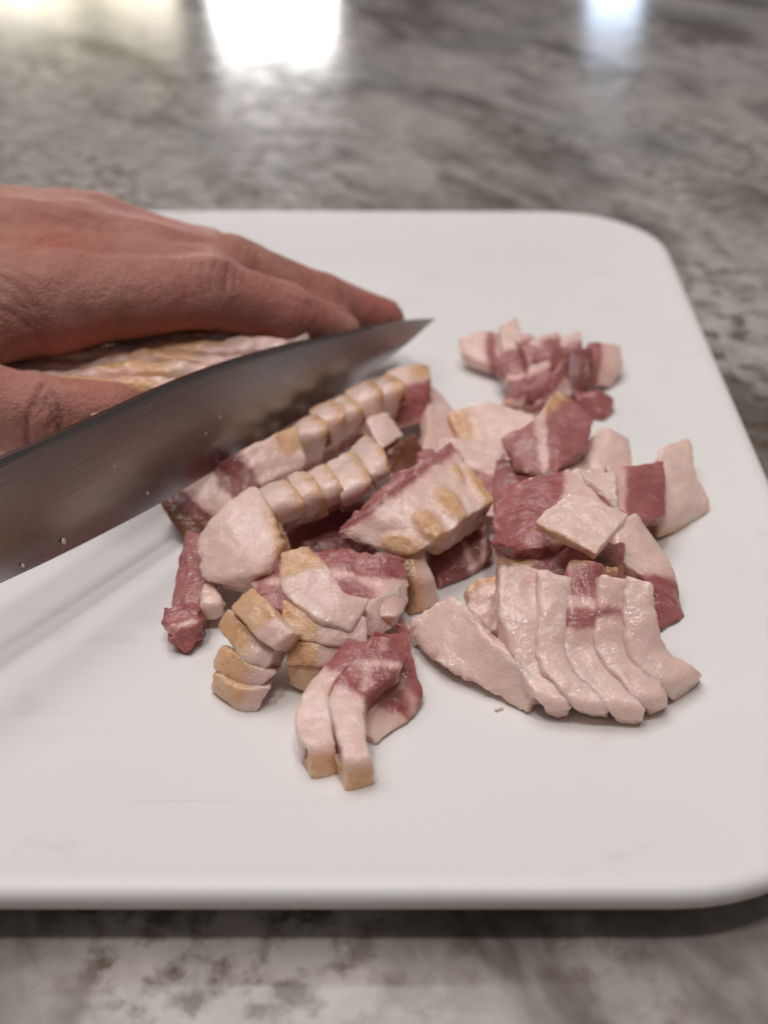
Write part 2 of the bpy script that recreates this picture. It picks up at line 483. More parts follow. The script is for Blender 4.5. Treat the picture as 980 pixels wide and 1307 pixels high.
def piece(name, label, rails, th, meat=(), rind=(), smoke_shade=(), fat=(), r=.045, ext=None, dark=0.0, pink=0.0, rag=0.025, amp=.85, group='chopped bacon on the tray',
          cat='bacon', bulge=.03, parent=None, h=.075, floor=.015, lift=0.0):
    counter_seed[0] += 1; sd = counter_seed[0] * 7.31
    A = np.array([at(*a) for a, b in rails]); B = np.array([at(*b) for a, b in rails])
    NS = 60
    a = catmull(A, NS); b = catmull(B, NS)
    C = (a + b) / 2; W = b - a
    T = np.gradient(C, axis=0)
    nrm = np.cross(T, W); nrm /= np.linalg.norm(nrm, axis=1)[:, None] + 1e-9
    if np.dot(nrm[NS // 2], CAM - C[NS // 2]) < 0: nrm = -nrm
    seg = np.linalg.norm(np.diff(C, axis=0), axis=1); arc = np.concatenate([[0], np.cumsum(seg)]); Lc = arc[-1]
    Wd = float(np.mean(np.linalg.norm(W, axis=1)))
    if ext is None: e = -nrm
    else: e = np.tile(np.array(ext, float) / np.linalg.norm(ext), (NS, 1))
    # lattice of a box surface with rounded edges
    nu, nw, nt_ = (max(7, int(round(x / h)) + 3) for x in (Lc, Wd, th))
    idx = {}; Lat = []; Fq = []

    def vid(i, j, k):
        q = (i, j, k)
        if q not in idx: idx[q] = len(Lat); Lat.append(q)
        return idx[q]
    for i in range(nu):
        for j in range(nw):
            Fq.append((vid(i, j, 0), vid(i + 1, j, 0), vid(i + 1, j + 1, 0), vid(i, j + 1, 0)))
            Fq.append((vid(i, j + 1, nt_), vid(i + 1, j + 1, nt_), vid(i + 1, j, nt_), vid(i, j, nt_)))
    for i in range(nu):
        for k in range(nt_):
            Fq.append((vid(i, 0, k), vid(i, 0, k + 1), vid(i + 1, 0, k + 1), vid(i + 1, 0, k)))
            Fq.append((vid(i, nw, k), vid(i + 1, nw, k), vid(i + 1, nw, k + 1), vid(i, nw, k + 1)))
    for j in range(nw):
        for k in range(nt_):
            Fq.append((vid(0, j, k), vid(0, j + 1, k), vid(0, j + 1, k + 1), vid(0, j, k + 1)))
            Fq.append((vid(nu, j, k), vid(nu, j, k + 1), vid(nu, j + 1, k + 1), vid(nu, j + 1, k)))
    q = np.array(Lat, float)
    hx = np.array([Lc / 2, Wd / 2, th / 2])
    rr = min(r, hx.min() * .9)
    def axis(n_, full):                      # lattice lines crowd towards the cut edges
        x = np.linspace(0, 1, n_ + 1) * full
        if n_ >= 6:
            x[1] = rr * .35; x[2] = max(rr, .03); x[-2] = full - x[1]; x[-3] = full - x[2]
            x[3:-3] = np.linspace(x[2], full - x[2], n_ - 3)[1:-1]
        return x - full / 2
    p = np.stack([axis(n_, fu)[q[:, c].astype(int)] for c, (n_, fu) in enumerate(((nu, Lc), (nw, Wd), (nt_, th)))], 1)
    inn = np.clip(p, -(hx - rr), hx - rr); dlt = p - inn; ln = np.linalg.norm(dlt, axis=1)[:, None]
    # keep a minimal spread of lattice points inside the rounding
    pr = np.where(ln > 1e-9, inn + dlt / np.maximum(ln, 1e-9) * rr, p)
    u = (pr[:, 0] + hx[0]) / Lc; wv = (pr[:, 1] + hx[1]) / Wd; t = (pr[:, 2] + hx[2]) / th
    si = np.clip(u, 0, 1) * Lc
    ip = lambda X: np.stack([np.interp(si, arc, X[:, c]) for c in range(3)], 1)
    Ci, Wi, ei = ip(C), ip(W), ip(e)
    Pw = Ci + (wv - .5)[:, None] * Wi + ei * (t * th)[:, None]
    # soft pillow of the visible face
    pil = bulge * (1 - (2 * wv - 1) ** 2) * (1 - t)
    Pw = Pw - ei * pil[:, None]
    o3 = Vector((sd, sd * .37, -sd * .61))
    D = np.empty_like(Pw)
    for m_, pp in enumerate(Pw):
        v = Vector(pp)
        D[m_] = nvec(v * 1.1 + o3) * (.085 * amp) + nvec(v * 3.0 + o3) * (.042 * amp) + nvec(v * 8.0 + o3) * (.011 * amp)
    if rag:
        for m_, pp in enumerate(Pw):
            kx = max(0, 1 - min(min(u[m_], 1 - u[m_]) * Lc, min(wv[m_], 1 - wv[m_]) * Wd) / .22)
            if kx > 0: D[m_] += np.array(nvec(Vector(pp) * 7 + o3)) * rag * kx
    Pw = Pw + D
    if lift: Pw = Pw - ei * (lift * np.clip(fld(rind, u, wv, t, Lc, Wd, th) / .12 + .3, 0, 1) * np.clip(1 - 2 * t, 0, 1))[:, None]
    Pw[:, 2] = np.maximum(Pw[:, 2], floor)
    me_ = fld(meat, u, wv, t, Lc, Wd, th)
    if fat: me_ = np.minimum(me_, -fld(fat, u, wv, t, Lc, Wd, th))
    at_ = dict(meat=me_, rind=fld(rind, u, wv, t, Lc, Wd, th), smoke_shade=fld(smoke_shade, u, wv, t, Lc, Wd, th))
    org = np.array([Pw[:, 0].mean(), Pw[:, 1].mean(), Pw[:, 2].min()])
    # orientation of the faces
    cen = Pw.mean(0); f0 = Fq[0]
    nf = np.cross(Pw[f0[1]] - Pw[f0[0]], Pw[f0[2]] - Pw[f0[0]])
    if np.dot(nf, -ei[f0[0]]) < 0: Fq = [f[::-1] for f in Fq]
    ob = mesh_obj(name, Pw, Fq, M['bacon'], parent=parent, origin=org, attrs=at_)
    ob.color = (dark, pink, 0, 1)
    if parent is None: tag(ob, label, cat, group)
    return ob


# --- row of lardons lying along the blade
piece('bacon_slice', 'long freshly cut bacon strip under the blade, fat at top, dark red end', [((382, 541, 1.9), (390, 592, 1.3)), ((318, 568, 1.9), (330, 625, 1.15)), ((262, 600, 1.4), (288, 652, .8)), ((200, 640, .9), (242, 700, .1))],
      .55, meat=[('u', .40, .60, .12), ('u', .80, 2, .1)], rind=[('blob', .05, .1, .16, .5)], smoke_shade=[('u', .88, 2, .1)], r=0.088, dark=.4)  # dark end: smoky brown, plus the blade's shadow put into the colour
rowA = [(374, 411, 543, 527, 604, 590), (396, 433, 528, 513, 592, 577), (419, 455, 514, 499, 578, 563), (441, 480, 502, 486, 567, 553), (464, 506, 491, 472, 556, 536)]
for i, (xl, xr, tl, tr, bl, br) in enumerate(rowA):
    jt = (0, -5, 3, -3, 2)[i]; tl += jt; tr += jt; xr += (0, 4, -2, 3, 0)[i]; sk = (3, 0, 6, 2, 5)[i]
    piece('bacon_lardon', ('%s tan-skinned lardon along the blade, counted from the long freshly cut strip' % ('first', 'second', 'third', 'fourth', 'fifth')[i]),
          [((xl - 2, tl, 1.66), (xr - 8, tr, 1.8)), ((xl + 2 + sk, tl + 14, 1.72), (xr + 4 + sk, tr + 16, 1.9)), ((xl + 2 + sk, (tl + bl) / 2 + 6, 1.28), (xr + 4 + sk, (tr + br) / 2 + 6, 1.46)), ((xl - 8, bl + 8, .4), (xr - 6, br + 8, .5))],
          max(.5, .75), meat=[('u', .80, 2)], rind=[('u0', .16 + .1 * (i % 2)), ('w1', .09), ('blob', .2, 1.0, .42, .34)], r=0.072, amp=1.0, bulge=0.050, group='lardons beside the blade')
piece('bacon_lardon', 'fat-capped lardon with pink meat at the row end by the knife tip', [((492, 474, 1.6), (546, 463, 1.6)), ((497, 503, 1.4), (551, 490, 1.3)), ((500, 545, .6), (552, 540, .5))], .9,
      meat=[('u', .42, .95)], rind=[('blob', .12, .78, .24, .26)], r=0.121, bulge=0.055)
piece('bacon_slice', 'pale fat flap spread on the tray behind the ridged block', [((545, 492, .8), (566, 503, .5)), ((545, 528, .9), (588, 540, .4)), ((540, 580, .6), (592, 580, .3))], .4, pink=.5, rind=[('w1', .04)])
piece('bacon_lardon', 'small square of white fat wedged between the two lardon rows', [((466, 536, 1.7), (494, 526, 1.7)), ((486, 574, 1.4), (514, 553, 1.4))], .5, fat=[], pink=.15)
piece('bacon_lardon', 'dark smoky brown-red lardon tucked behind the ridged block', [((494, 576, 1.4), (530, 554, 1.5)), ((500, 618, .8), (550, 588, .9))], .7, meat=[('u', -1, 2)], smoke_shade=[('blob', .35, .4, .45, .55), ('u0', .1)], dark=.3, rag=.1)

# --- second row
piece('bacon_chunk', 'large rounded white fat lardon with tan skin edge heading the front row', [((250, 682, 1.5), (260, 742, .9)), ((280, 645, 2.0), (300, 742, 1.1)), ((322, 618, 2.2), (342, 724, 1.4)), ((342, 640, 2.1), (366, 696, 1.6))],
      .9, rind=[('u1', .20)], r=0.154, bulge=0.088, amp=.8, rag=.06)
rowB = [((324, 625), (364, 609), (344, 657), (385, 645), (356, 684), (389, 668)), ((364, 611), (391, 599), (384, 646), (411, 632), (388, 670), (417, 655)),
        ((391, 602), (416, 592), (409, 635), (436, 624), (414, 660), (443, 645)), ((415, 592), (449, 573), (435, 634), (474, 616), (440, 654), (479, 633)),
        ((446, 572), (470, 552), (474, 613), (496, 597), (478, 632), (500, 614))]
for i, (a, b, c, d, e_, f) in enumerate(rowB):
    piece('bacon_lardon', ('%s tan-striped lardon behind the large rounded fat one in the stepped row' % ('first', 'second', 'third', 'fourth', 'fifth')[i]),
          [((*a, 1.94), (*b, 2.06)), (((a[0] + c[0]) / 2 + 2, (a[1] + c[1]) / 2, 1.98), ((b[0] + d[0]) / 2 + 5, (b[1] + d[1]) / 2 - 2, 2.14)), ((*c, 1.78), (d[0] + 3, d[1], 1.94)), ((*e_, 1.15), (f[0] + 3, f[1], 1.28))],
          .95, rind=[('w1', .14 + .06 * (i % 2)), ('u0', .05)], meat=[('u', .84, 2)], r=0.050, amp=.9, bulge=0.033, group='lardons of the stepped row')
piece('bacon_slice', 'shaded red meat slice lying beneath the stepped lardon row', [((362, 668, .8), (372, 712, .4)), ((430, 640, .9), (430, 705, .4)), ((500, 600, .9), (480, 700, .3))], .5, meat=[('u', -1, 2)], dark=.3)

# --- ridged centre block
blk = piece('bacon_chunk', 'thick ridged fat block with four glossy golden rind patches', [((432, 680, 1.5), (512, 713, 1.1)), ((485, 635, 2.1), (552, 690, 1.5)), ((530, 598, 2.25), (590, 665, 1.65)), ((572, 562, 2.2), (631, 639, 1.6))], .9,
            meat=[('w', -1, .13, -.08)], rind=[('blob', .11, .84, .11, .32), ('blob', .37, .80, .09, .30), ('blob', .62, .72, .09, .32), ('blob', .86, .42, .045, .16), ('blob', .98, .85, .10, .45)], r=0.050, bulge=0.022, rag=.05, lift=.09)
piece('bacon_slice', 'thin ragged pink meat sheet pressed along the ridged block', [((430, 672, 1.2), (440, 692, 1.0)), ((478, 628, 1.9), (490, 640, 1.9)), ((520, 595, 2.1), (530, 605, 2.1)), ((548, 575, 2.0), (560, 582, 2.0))], .8, meat=[('u', -1, 2)], r=0.033, rag=.1, amp=1.6, pink=.6, ext=(.2, .1, -1))
piece('bacon_slice', 'dark red meat slice with a white fat seam under the ridged block', [((540, 668, .9), (558, 750, .1)), ((585, 650, .9), (603, 728, .2)), ((615, 640, .9), (629, 708, .3))], .4, meat=[('u', -1, 2)], fat=[('line', .42, 0, .62, 1, .06), ('line', .98, .1, .75, 1.1, .05)], dark=.15)
piece('bacon_lardon', 'upright lardon with brown rind front standing below the ridged block', [((511, 708, 1.2), (541, 697, 1.2)), ((515, 748, .75), (553, 735, .75)), ((522, 784, .06), (562, 768, .1))], .6, rind=[('w', -1, .52)], smoke_shade=[('blob', .5, .05, .5, .22)], pink=.3)

# --- left front group
piece('bacon_slice', 'wide meat slice with white fat band behind the tan-ended lardons', [((318, 712, 1.2), (330, 778, .8)), ((370, 704, 1.4), (380, 782, .9)), ((430, 701, 1.5), (440, 770, 1.1)), ((480, 706, 1.45), (500, 790, .9)), ((518, 714, 1.3), (522, 772, .7))], .45,
      meat=[('w', -1, .42), ('blob', .12, .85, .14, .35), ('blob', .62, .68, .16, .2)], fat=[('line', 0, .45, .2, .5, .06)], rag=.06)
piece('bacon_slice', 'frayed grey fat slice beside the upright brown-rind lardon', [((455, 775, 1.3), (462, 822, .9)), ((514, 748, 1.1), (508, 800, .5))], .4, rag=.05, amp=1.0, pink=.2)
piece('bacon_lardon', 'fat lardon with tan square end, topmost of its fanned stack', [((396, 698, 2.1), (357, 705, 2.1)), ((424, 728, 2.0), (359, 746, 1.9)), ((440, 755, 1.8), (396, 786, 1.7)), ((472, 764, 1.6), (446, 806, 1.4))], .5, rind=[('u', -1, .30)], r=0.066, pink=.25)
piece('bacon_lardon', 'tan-ended lardon second from the top of the fanned stack', [((359, 765, 1.7), (357, 810, 1.3)), ((405, 772, 1.7), (410, 822, 1.2)), ((470, 790, 1.4), (466, 832, 1.0))], .55, rind=[('u', -1, .42)], r=0.050, pink=.5)
piece('bacon_lardon', 'tan-ended lardon third from the top of the fanned stack', [((364, 815, 1.2), (364, 848, .85)), ((415, 818, 1.2), (418, 852, .8)), ((462, 815, 1.1), (460, 852, .6))], .55, rind=[('u', -1, .42)], r=0.050, pink=.5)
piece('bacon_lardon', 'tan-ended lardon at the bottom of the fanned stack', [((365, 848, .75), (370, 874, .1)), ((400, 850, .8), (396, 888, .08)), ((442, 850, .7), (432, 892, .1))], .6, rind=[('u', -1, .5)], r=0.050, pink=.5)
piece('bacon_slice', 'red marbled meat slice with fat flap lying flat under the two-legged pair', [((452, 930, .4), (480, 948, .1)), ((445, 884, .6), (540, 896, .2)), ((458, 832, .9), (532, 852, .5)), ((476, 806, 1.1), (521, 806, .8))], .35,
      meat=[('u', .27, 2, .08)], fat=[('line', .30, .98, .75, .45, .05), ('line', .75, .45, .8, .0, .05), ('line', .3, .35, .6, .75, .025)], smoke_shade=[('blob', .35, 1.0, .25, .05)], r=0.044)
piece('bacon_lardon', 'pale fat leg with orange rind tip, shorter of the pair', [((397, 999, .04), (431, 990, .04)), ((392, 958, .75), (429, 951, .75)), ((375, 928, .8), (424, 925, .85)), ((384, 888, .95), (425, 880, 1.0)), ((412, 850, 1.1), (452, 848, 1.2)), ((440, 815, 1.25), (478, 822, 1.25))], .6,
      rind=[('u', -1, .17)], meat=[('u', .74, 2, .1)], r=0.050, pink=.1)
piece('bacon_lardon', 'pale fat leg with tan rind tip and red meat top, longer of the pair', [((441, 1016, .04), (479, 1004, .04)), ((439, 972, .85), (473, 961, .85)), ((427, 925, .95), (463, 918, .95)), ((420, 888, 1.05), (470, 885, 1.0)), ((442, 850, 1.25), (512, 852, 1.1)), ((474, 815, 1.35), (522, 818, 1.1))], .6,
      rind=[('u', -1, .17)], meat=[('u', .60, 2, .12)], fat=[('line', .83, 0, .80, 1, .045), ('line', .62, .75, .82, .3, .03), ('line', .9, .5, 1, .3, .03)], r=0.050, pink=.1)
HT = [('topmost', [((323, 747, 1.9), (293, 775, 1.7)), ((346, 774, 1.9), (318, 803, 1.6)), ((370, 806, 1.7), (348, 830, 1.35))]),
      ('second from top', [((291, 777, 1.5), (276, 800, 1.1)), ((324, 805, 1.4), (305, 840, 1.0)), ((356, 830, 1.2), (338, 859, .8))]),
      ('third from top', [((281, 823, 1.0), (273, 854, .65)), ((312, 844, 1.0), (300, 875, .5)), ((352, 858, .8), (325, 886, .4))]),
      ('lowest', [((274, 861, .6), (270, 882, .06)), ((305, 881, .6), (300, 906, .04)), ((348, 876, .55), (325, 909, .04))])]
for nm, rl in HT:
    piece('bacon_lardon', 'golden-skinned lardon, %s of the leaning four beside the pink strip' % nm, rl, .75, rind=[('u', -1, .66, .1)], r=0.055, pink=.45, bulge=0.033, group='leaning stack of four lardons')
piece('bacon_lardon', 'pink meat strip sloping from the big fat lardon to the tray', [((238, 672, 1.25), (290, 700, 1.1)), ((226, 725, .75), (268, 740, .8)), ((219, 772, .5), (254, 780, .5)), ((222, 798, .2), (262, 800, .2))], .4, meat=[('u', -1, 2)], pink=.6, r=0.077)
piece('bacon_scrap', 'crumpled pink meat end at the tip of the sloping strip', [((215, 780, .62), (252, 770, .7)), ((222, 806, .5), (262, 796, .55)), ((240, 834, .04), (268, 816, .04))], .4, meat=[('u', -1, 2)], fat=[('line', .45, -.1, .5, .6, .09)], rag=.14, amp=2.2, r=0.077)
piece('bacon_scrap', 'small white fat nub beside the sloping pink strip', [((258, 742, .8), (272, 738, .8)), ((253, 773, .65), (285, 768, .7)), ((262, 794, .25), (284, 790, .3))], .4, r=0.099)

# --- front right fan
piece('bacon_slice', 'twisted pale fat strip at the outer edge of the fan', [((521, 792, .7), (529, 824, .25)), ((576, 761, 1.2), (560, 845, .45)), ((614, 803, 1.15), (608, 872, .3)), ((650, 836, 1.0), (645, 893, .15)), ((689, 872, .75), (676, 910, .05))], .4, r=0.072, rag=.08, smoke_shade=[])
piece('bacon_scrap', 'gristly tan-edged fat scrap behind the twisted fat strip', [((591, 752, .9), (600, 803, .4)), ((642, 733, 1.1), (645, 805, .5))], .5, rind=[('w0', .2)], amp=2.2, pink=.1)
fan = [((637, 715), (692, 727), (640, 785), (691, 790), (664, 845), (698, 850), (694, 909), (731, 913)),
       ((690, 727), (729, 734), (690, 790), (727, 790), (697, 850), (734, 845), (737, 914), (780, 920)),
       ((727, 711), (767, 721), (726, 785), (766, 785), (733, 842), (773, 838), (781, 919), (826, 921)),
       ((765, 733), (803, 738), (765, 785), (802, 788), (773, 838), (810, 832), (826, 917), (857, 905)),
       ((800, 733), (833, 743), (801, 785), (834, 792), (811, 835), (846, 830), (854, 894), (896, 868))]
fl = ['fan slice of pale fat beside the twisted strip', 'second fan slice, all fat, from the twisted strip', 'middle fan slice with two square red meat bands', 'fan slice of fat with one faint pink band',
      'outermost fan slice with a ragged top, farthest from the twisted strip']
for i, (a, b, c, d, e_, f, g, h_) in enumerate(fan):
    dz = (i - 2) * .03
    rd = [('u', .0, .21), ('u', .29, .38)] if i == 2 else []
    piece('bacon_slice', fl[i], [((a[0] - 2, a[1], 2.11 + dz), (b[0] + 2, b[1], 2.0 + dz)), ((c[0] - 4, c[1], 1.55 + dz), (d[0] + 6, d[1], 1.45 + dz)), ((e_[0] - 6, e_[1], 1.03 + dz), (f[0] + 7, f[1], .92 + dz)), ((g[0] * .8 + e_[0] * .2 - 3, g[1] * .8 + e_[1] * .2 - 4, .62), (h_[0] * .8 + f[0] * .2 + 5, h_[1] * .8 + f[1] * .2 - 4, .60)), ((g[0] + 5, g[1] + (3, -2, 4, -1, 2)[i], .03), (h_[0] - 4, h_[1] + (3, -2, 4, -1, 2)[i], .03))], .55,
          meat=rd + ([('u', .19, .24)] if i == 3 else []), rind=[('u1', .10)] + ([('blob', 0, .1, .05, .4)] if i == 2 else []), smoke_shade=[('blob', 0, .15, .05, .35)] if i in (0, 2) else [],
          r=0.075, rag=.035, bulge=0.045, pink=.12 + .5 * (i == 3) * .3, group='slices of the fan')

# --- right cluster
piece('bacon_chunk', 'glossy diamond of white fat lying on top of the red slices', [((728, 629, 2.55), (681, 664, 2.35)), ((765, 640, 2.6), (722, 686, 2.35)), ((804, 653, 2.5), (764, 708, 2.2))], .27, rind=[('w1', .04), ('u0', .02)], r=0.055, pink=.1, bulge=0.017)
piece('bacon_slice', 'broad red meat slice with stringy white fat, under the fat diamond', [((638, 622, 1.8), (626, 692, 1.3)), ((680, 608, 2.1), (680, 702, 1.55)), ((722, 600, 2.1), (725, 690, 1.6)), ((784, 600, 1.95), (792, 655, 1.6))], .45,
      meat=[('u', -1, .50, .12)], rag=.08)
piece('bacon_chunk', 'squarish red meat cube joined to white fat beside the fat diamond', [((772, 594, 1.95), (788, 646, 1.6)), ((815, 592, 1.85), (820, 663, 1.35)), ((846, 587, 1.7), (852, 656, 1.15))], .6, meat=[('u', .2, 2, .1)], r=0.044, pink=.3)
piece('bacon_chunk', 'translucent fat wedge with tan edge leaning outward past the red cube', [((843, 570, 1.25), (880, 559, 1.1)), ((838, 602, 1.25), (889, 600, .9)), ((850, 650, .85), (905, 645, .4)), ((838, 690, .2), (888, 666, .06))], .6, rind=[('w1', .06), ('u1', .22)], r=0.088, bulge=0.066)
piece('bacon_slice', 'curved fat slice ending in dark red meat that hooks round the fan', [((782, 668, 1.6), (810, 654, 1.6)), ((792, 712, 1.2), (846, 700, 1.0)), ((826, 748, .8), (864, 745, .55)), ((830, 813, .1), (873, 788, .08))], .45, meat=[('u', .60, 2, -.1)], smoke_shade=[('u1', .06), ('blob', .85, 1, .25, .12)], r=0.072, bulge=0.055)
piece('bacon_chunk', 'rounded dome of fat behind the red meat cube', [((735, 582, 1.1), (745, 614, .8)), ((765, 545, 1.4), (770, 614, .9)), ((802, 560, 1.1), (810, 606, .7))], .7, smoke_shade=[('w0', .03)], r=0.132, bulge=0.110)
piece('bacon_chunk', 'peaked chunk of mauve meat with white fat ridge and tan point', [((638, 558, 1.75), (658, 602, 1.3)), ((678, 538, 2.0), (702, 612, 1.4)), ((714, 499, 2.15), (716, 596, 1.6)), ((757, 536, 1.8), (747, 577, 1.5))], .6,
      meat=[('u', -1, .30, .1), ('u', .42, 2, .15)], rind=[('blob', .62, .0, .16, .24)], smoke_shade=[('blob', .2, 1, .28, .16)], r=0.055, pink=.4)
piece('bacon_slice', 'pale buttery fat slice with tan end behind the ridged block', [((570, 527, .9), (588, 574, .4)), ((620, 511, 1.1), (640, 577, .6)), ((682, 530, 1.0), (692, 572, .7))], .5, rind=[('blob', .05, .4, .2, .5)], r=0.099)
piece('bacon_slice', 'fat and meat slice leaning on the ridged block corner', [((583, 568, 1.2), (606, 618, .8)), ((642, 560, 1.2), (636, 640, .8))], .5, meat=[('w', .62, 2)], pink=.3)
piece('bacon_slice', 'dark mauve meat slice in the hollow below the peaked chunk', [((632, 585, 1.1), (628, 645, .9)), ((700, 590, 1.35), (700, 640, 1.2)), ((750, 585, 1.1), (750, 620, 1.0))], .5, meat=[('u', -1, .7)], dark=.2)
piece('bacon_slice', 'red meat slice propping up the top ends of the fan', [((628, 690, 1.1), (634, 735, .5)), ((690, 690, 1.5), (692, 742, 1.0)), ((750, 692, 1.6), (755, 745, 1.2)), ((796, 690, 1.5), (800, 745, 1.1))], .7, meat=[('u', .12, 2)], rind=[('blob', .2, .75, .16, .3)], smoke_shade=[('blob', .85, .6, .12, .25)], pink=.4, rag=.06, amp=1.3)
piece('bacon_slice', 'lower meat slice half hidden inside the heap', [((640, 650, .9), (640, 760, .3)), ((720, 640, 1.0), (720, 800, .3)), ((800, 640, .9), (800, 790, .3))], .7, meat=[('u', -1, 2)], dark=.3)
piece('bacon_slice', 'fat slice half hidden in the middle of the heap', [((560, 560, .7), (560, 640, .5)), ((640, 560, .8), (640, 660, .6)), ((740, 560, .8), (740, 640, .7))], .6, pink=.4)

# --- far cluster
piece('bacon_lardon', 'fat lardon with one red band sticking out of the far cluster', [((585, 432, .95), (588, 452, .6)), ((612, 420, 1.05), (616, 464, .55)), ((645, 424, 1.1), (645, 472, .6))], .45, meat=[('u', .58, .84)], rind=[('u0', .1)], r=0.077)
piece('bacon_lardon', 'fat lardon end poking up from the far cluster', [((640, 411, 1.5), (662, 404, 1.5)), ((638, 440, 1.25), (668, 440, 1.25)), ((640, 462, .9), (670, 460, .9))], .5, rind=[('u0', .1)], r=0.099)
far = [(640, 668, 446, 500, 1.2, .5, .0, .45), (664, 690, 430, 474, 1.5, 1.0, .25, .5), (686, 712, 426, 472, 1.5, 1.0, .3, .5), (706, 736, 432, 474, 1.4, .9, .45, .4), (648, 676, 474, 518, 1.0, .35, .15, .4),
       (672, 702, 468, 512, 1.2, .6, .35, .4), (698, 724, 468, 514, 1.25, .6, .0, .2), (656, 684, 500, 532, .55, .05, .0, .1), (682, 712, 498, 530, .7, .1, .3, .3)]
rf = random.Random(11)
for (xl, xr, yt, yb, zt, zb, m0, pk) in far:
    q1, q2, q3 = rf.uniform(-9, 9), rf.uniform(-7, 7), rf.uniform(-12, 12); xl += rf.uniform(-5, 3); xr += rf.uniform(-4, 6); yt += rf.uniform(-6, 5)
    piece('bacon_lardon', 'short marbled lardon bunched with others in the far cluster', [((xl + q1, yt + q2, zt), (xr + q1, yt - 4 - q2, zt)), ((xl + 2, (yt + yb) / 2 + q2, (zt + zb) / 2 + .1), (xr + 2, (yt + yb) / 2 - 4 - q2, (zt + zb) / 2 + .1)), ((xl + 3 + q3, yb, zb), (xr + 3 + q3, yb - 3 - q2, zb))],
          .55, meat=[('u', m0, m0 + .65, .15)], r=0.083, pink=pk, amp=1.4, dark=.05, smoke_shade=[('u1', .05)] if zb < .2 else [], group='lardons bunched in the far cluster')
piece('bacon_lardon', 'tall dark crimson lardon in the far cluster', [((726, 444, 1.4), (756, 440, 1.4)), ((724, 475, 1.0), (756, 472, 1.0)), ((724, 510, .4), (750, 506, .4))], .5, meat=[('u', -1, 2)], dark=.45, r=0.088)
piece('bacon_slice', 'translucent fat slice with pink side, outermost of the far cluster', [((750, 436, 1.15), (793, 441, .9)), ((750, 465, .85), (796, 466, .6)), ((748, 491, .5), (781, 494, .15))], .35, meat=[('w', -1, .38)], r=0.055, pink=.4)
piece('bacon_lardon', 'rounded dark red nub lying at the foot of the far cluster', [((733, 506, .7), (737, 526, .2)), ((762, 497, .8), (766, 536, .12)), ((785, 509, .5), (783, 527, .06))], .5, meat=[('u', -1, 2)], r=0.110, smoke_shade=[('u1', .03)])

for nm, rl, th_, kw in (
        ('stringy shred of white fat hanging off the broad red slice', [((742, 606, 2.05), (748, 612, 2.05)), ((762, 618, 2.0), (770, 626, 2.0)), ((776, 634, 1.9), (786, 640, 1.9))], .12, dict(pink=.1)),
        ('torn sliver of fat between the brown-rind lardon and the twisted strip', [((512, 785, .45), (520, 792, .4)), ((524, 806, .3), (534, 808, .25)), ((530, 826, .06), (538, 824, .06))], .14, dict(pink=.2)),
        ('torn pink sliver on the tray under the fat leg', [((505, 798, .9), (514, 795, .9)), ((516, 812, .7), (526, 806, .7))], .16, dict(meat=[('u', -1, 2)], pink=.8)),
        ('brown smoky crumb caught at the top of the fan', [((770, 722, 1.7), (776, 730, 1.7)), ((786, 722, 1.7), (790, 732, 1.6))], .2, dict(rind=[('u', -1, 2)], smoke_shade=[('blob', .5, .5, .4, .5)])),
        ('tiny fat crumb alone on the tray below the fan', [((628, 905, .06), (632, 909, .05)), ((637, 903, .06), (640, 907, .05))], .06, dict(pink=.2))):
    piece('bacon_scrap', nm, rl, th_, r=.04, rag=.06, amp=.9, h=.05, **kw)

# ------------------------------------------------------------------ uncut slab under the hand
slab = empty('bacon_slab', at(200, 470, 0))
tag(slab, 'uncut stack of bacon rashers held down under the hand', 'bacon')
ends = [(192, 496), (240, 478), (284, 461), (326, 446), (350, 431), (356, 417)]
for i, (ex, ey) in enumerate(ends):
    p = at(ex, ey, 3.0 + .06 * math.sin(i * 2.3)); wdt = .70
    far_ = lambda dx, dz: (p + np.array([dx, -.10 * dx * -.2 + .0, dz]))
    st = []
    for dx, dz in ((.9, -.12), (0, 0), (-1.6, .08), (-3.4, .0), (-6.5, -.15)):
        a3 = p + np.array([dx, .08 * dx, dz + .05 * math.sin(i * 2.1 + dx)]); b3 = a3 + np.array([0, wdt, .03 * math.cos(i * 1.7)])
        st.append((a3, b3))
    # back to pixels (the piece builder places its rails by sight line and height)
    rl = []
    for a3, b3 in st:
        xa, ya, _ = project(np.array([a3])); xb, yb, _ = project(np.array([b3]))
        rl.append(((xa[0], ya[0], a3[2]), (xb[0], yb[0], b3[2])))
    piece('rasher', None, rl, 2.7, rind=[('w1', .12), ('blob', .35, .6, .12, .5), ('blob', .18 + .06 * i, .3, .07, .4)], ext=(0, 0, -1), r=.16, bulge=.08, amp=1.9, parent=slab, pink=.35)

# ------------------------------------------------------------------ hand
def P3(px, py, z): return at(px, py, z)


def cone(X, a, b, r1, r2):
    a = a.astype(np.float32); b = b.astype(np.float32); ba = b - a
    pa = X - a; t = np.clip((pa @ ba) / (ba @ ba), 0, 1)
    return np.linalg.norm(pa - t[:, None] * ba, axis=1) - (r1 + (r2 - r1) * t)


def smin(a, b, k):
    h = np.maximum(k - np.abs(a - b), 0) / k
    return np.minimum(a, b) - h * h * h * k / 6


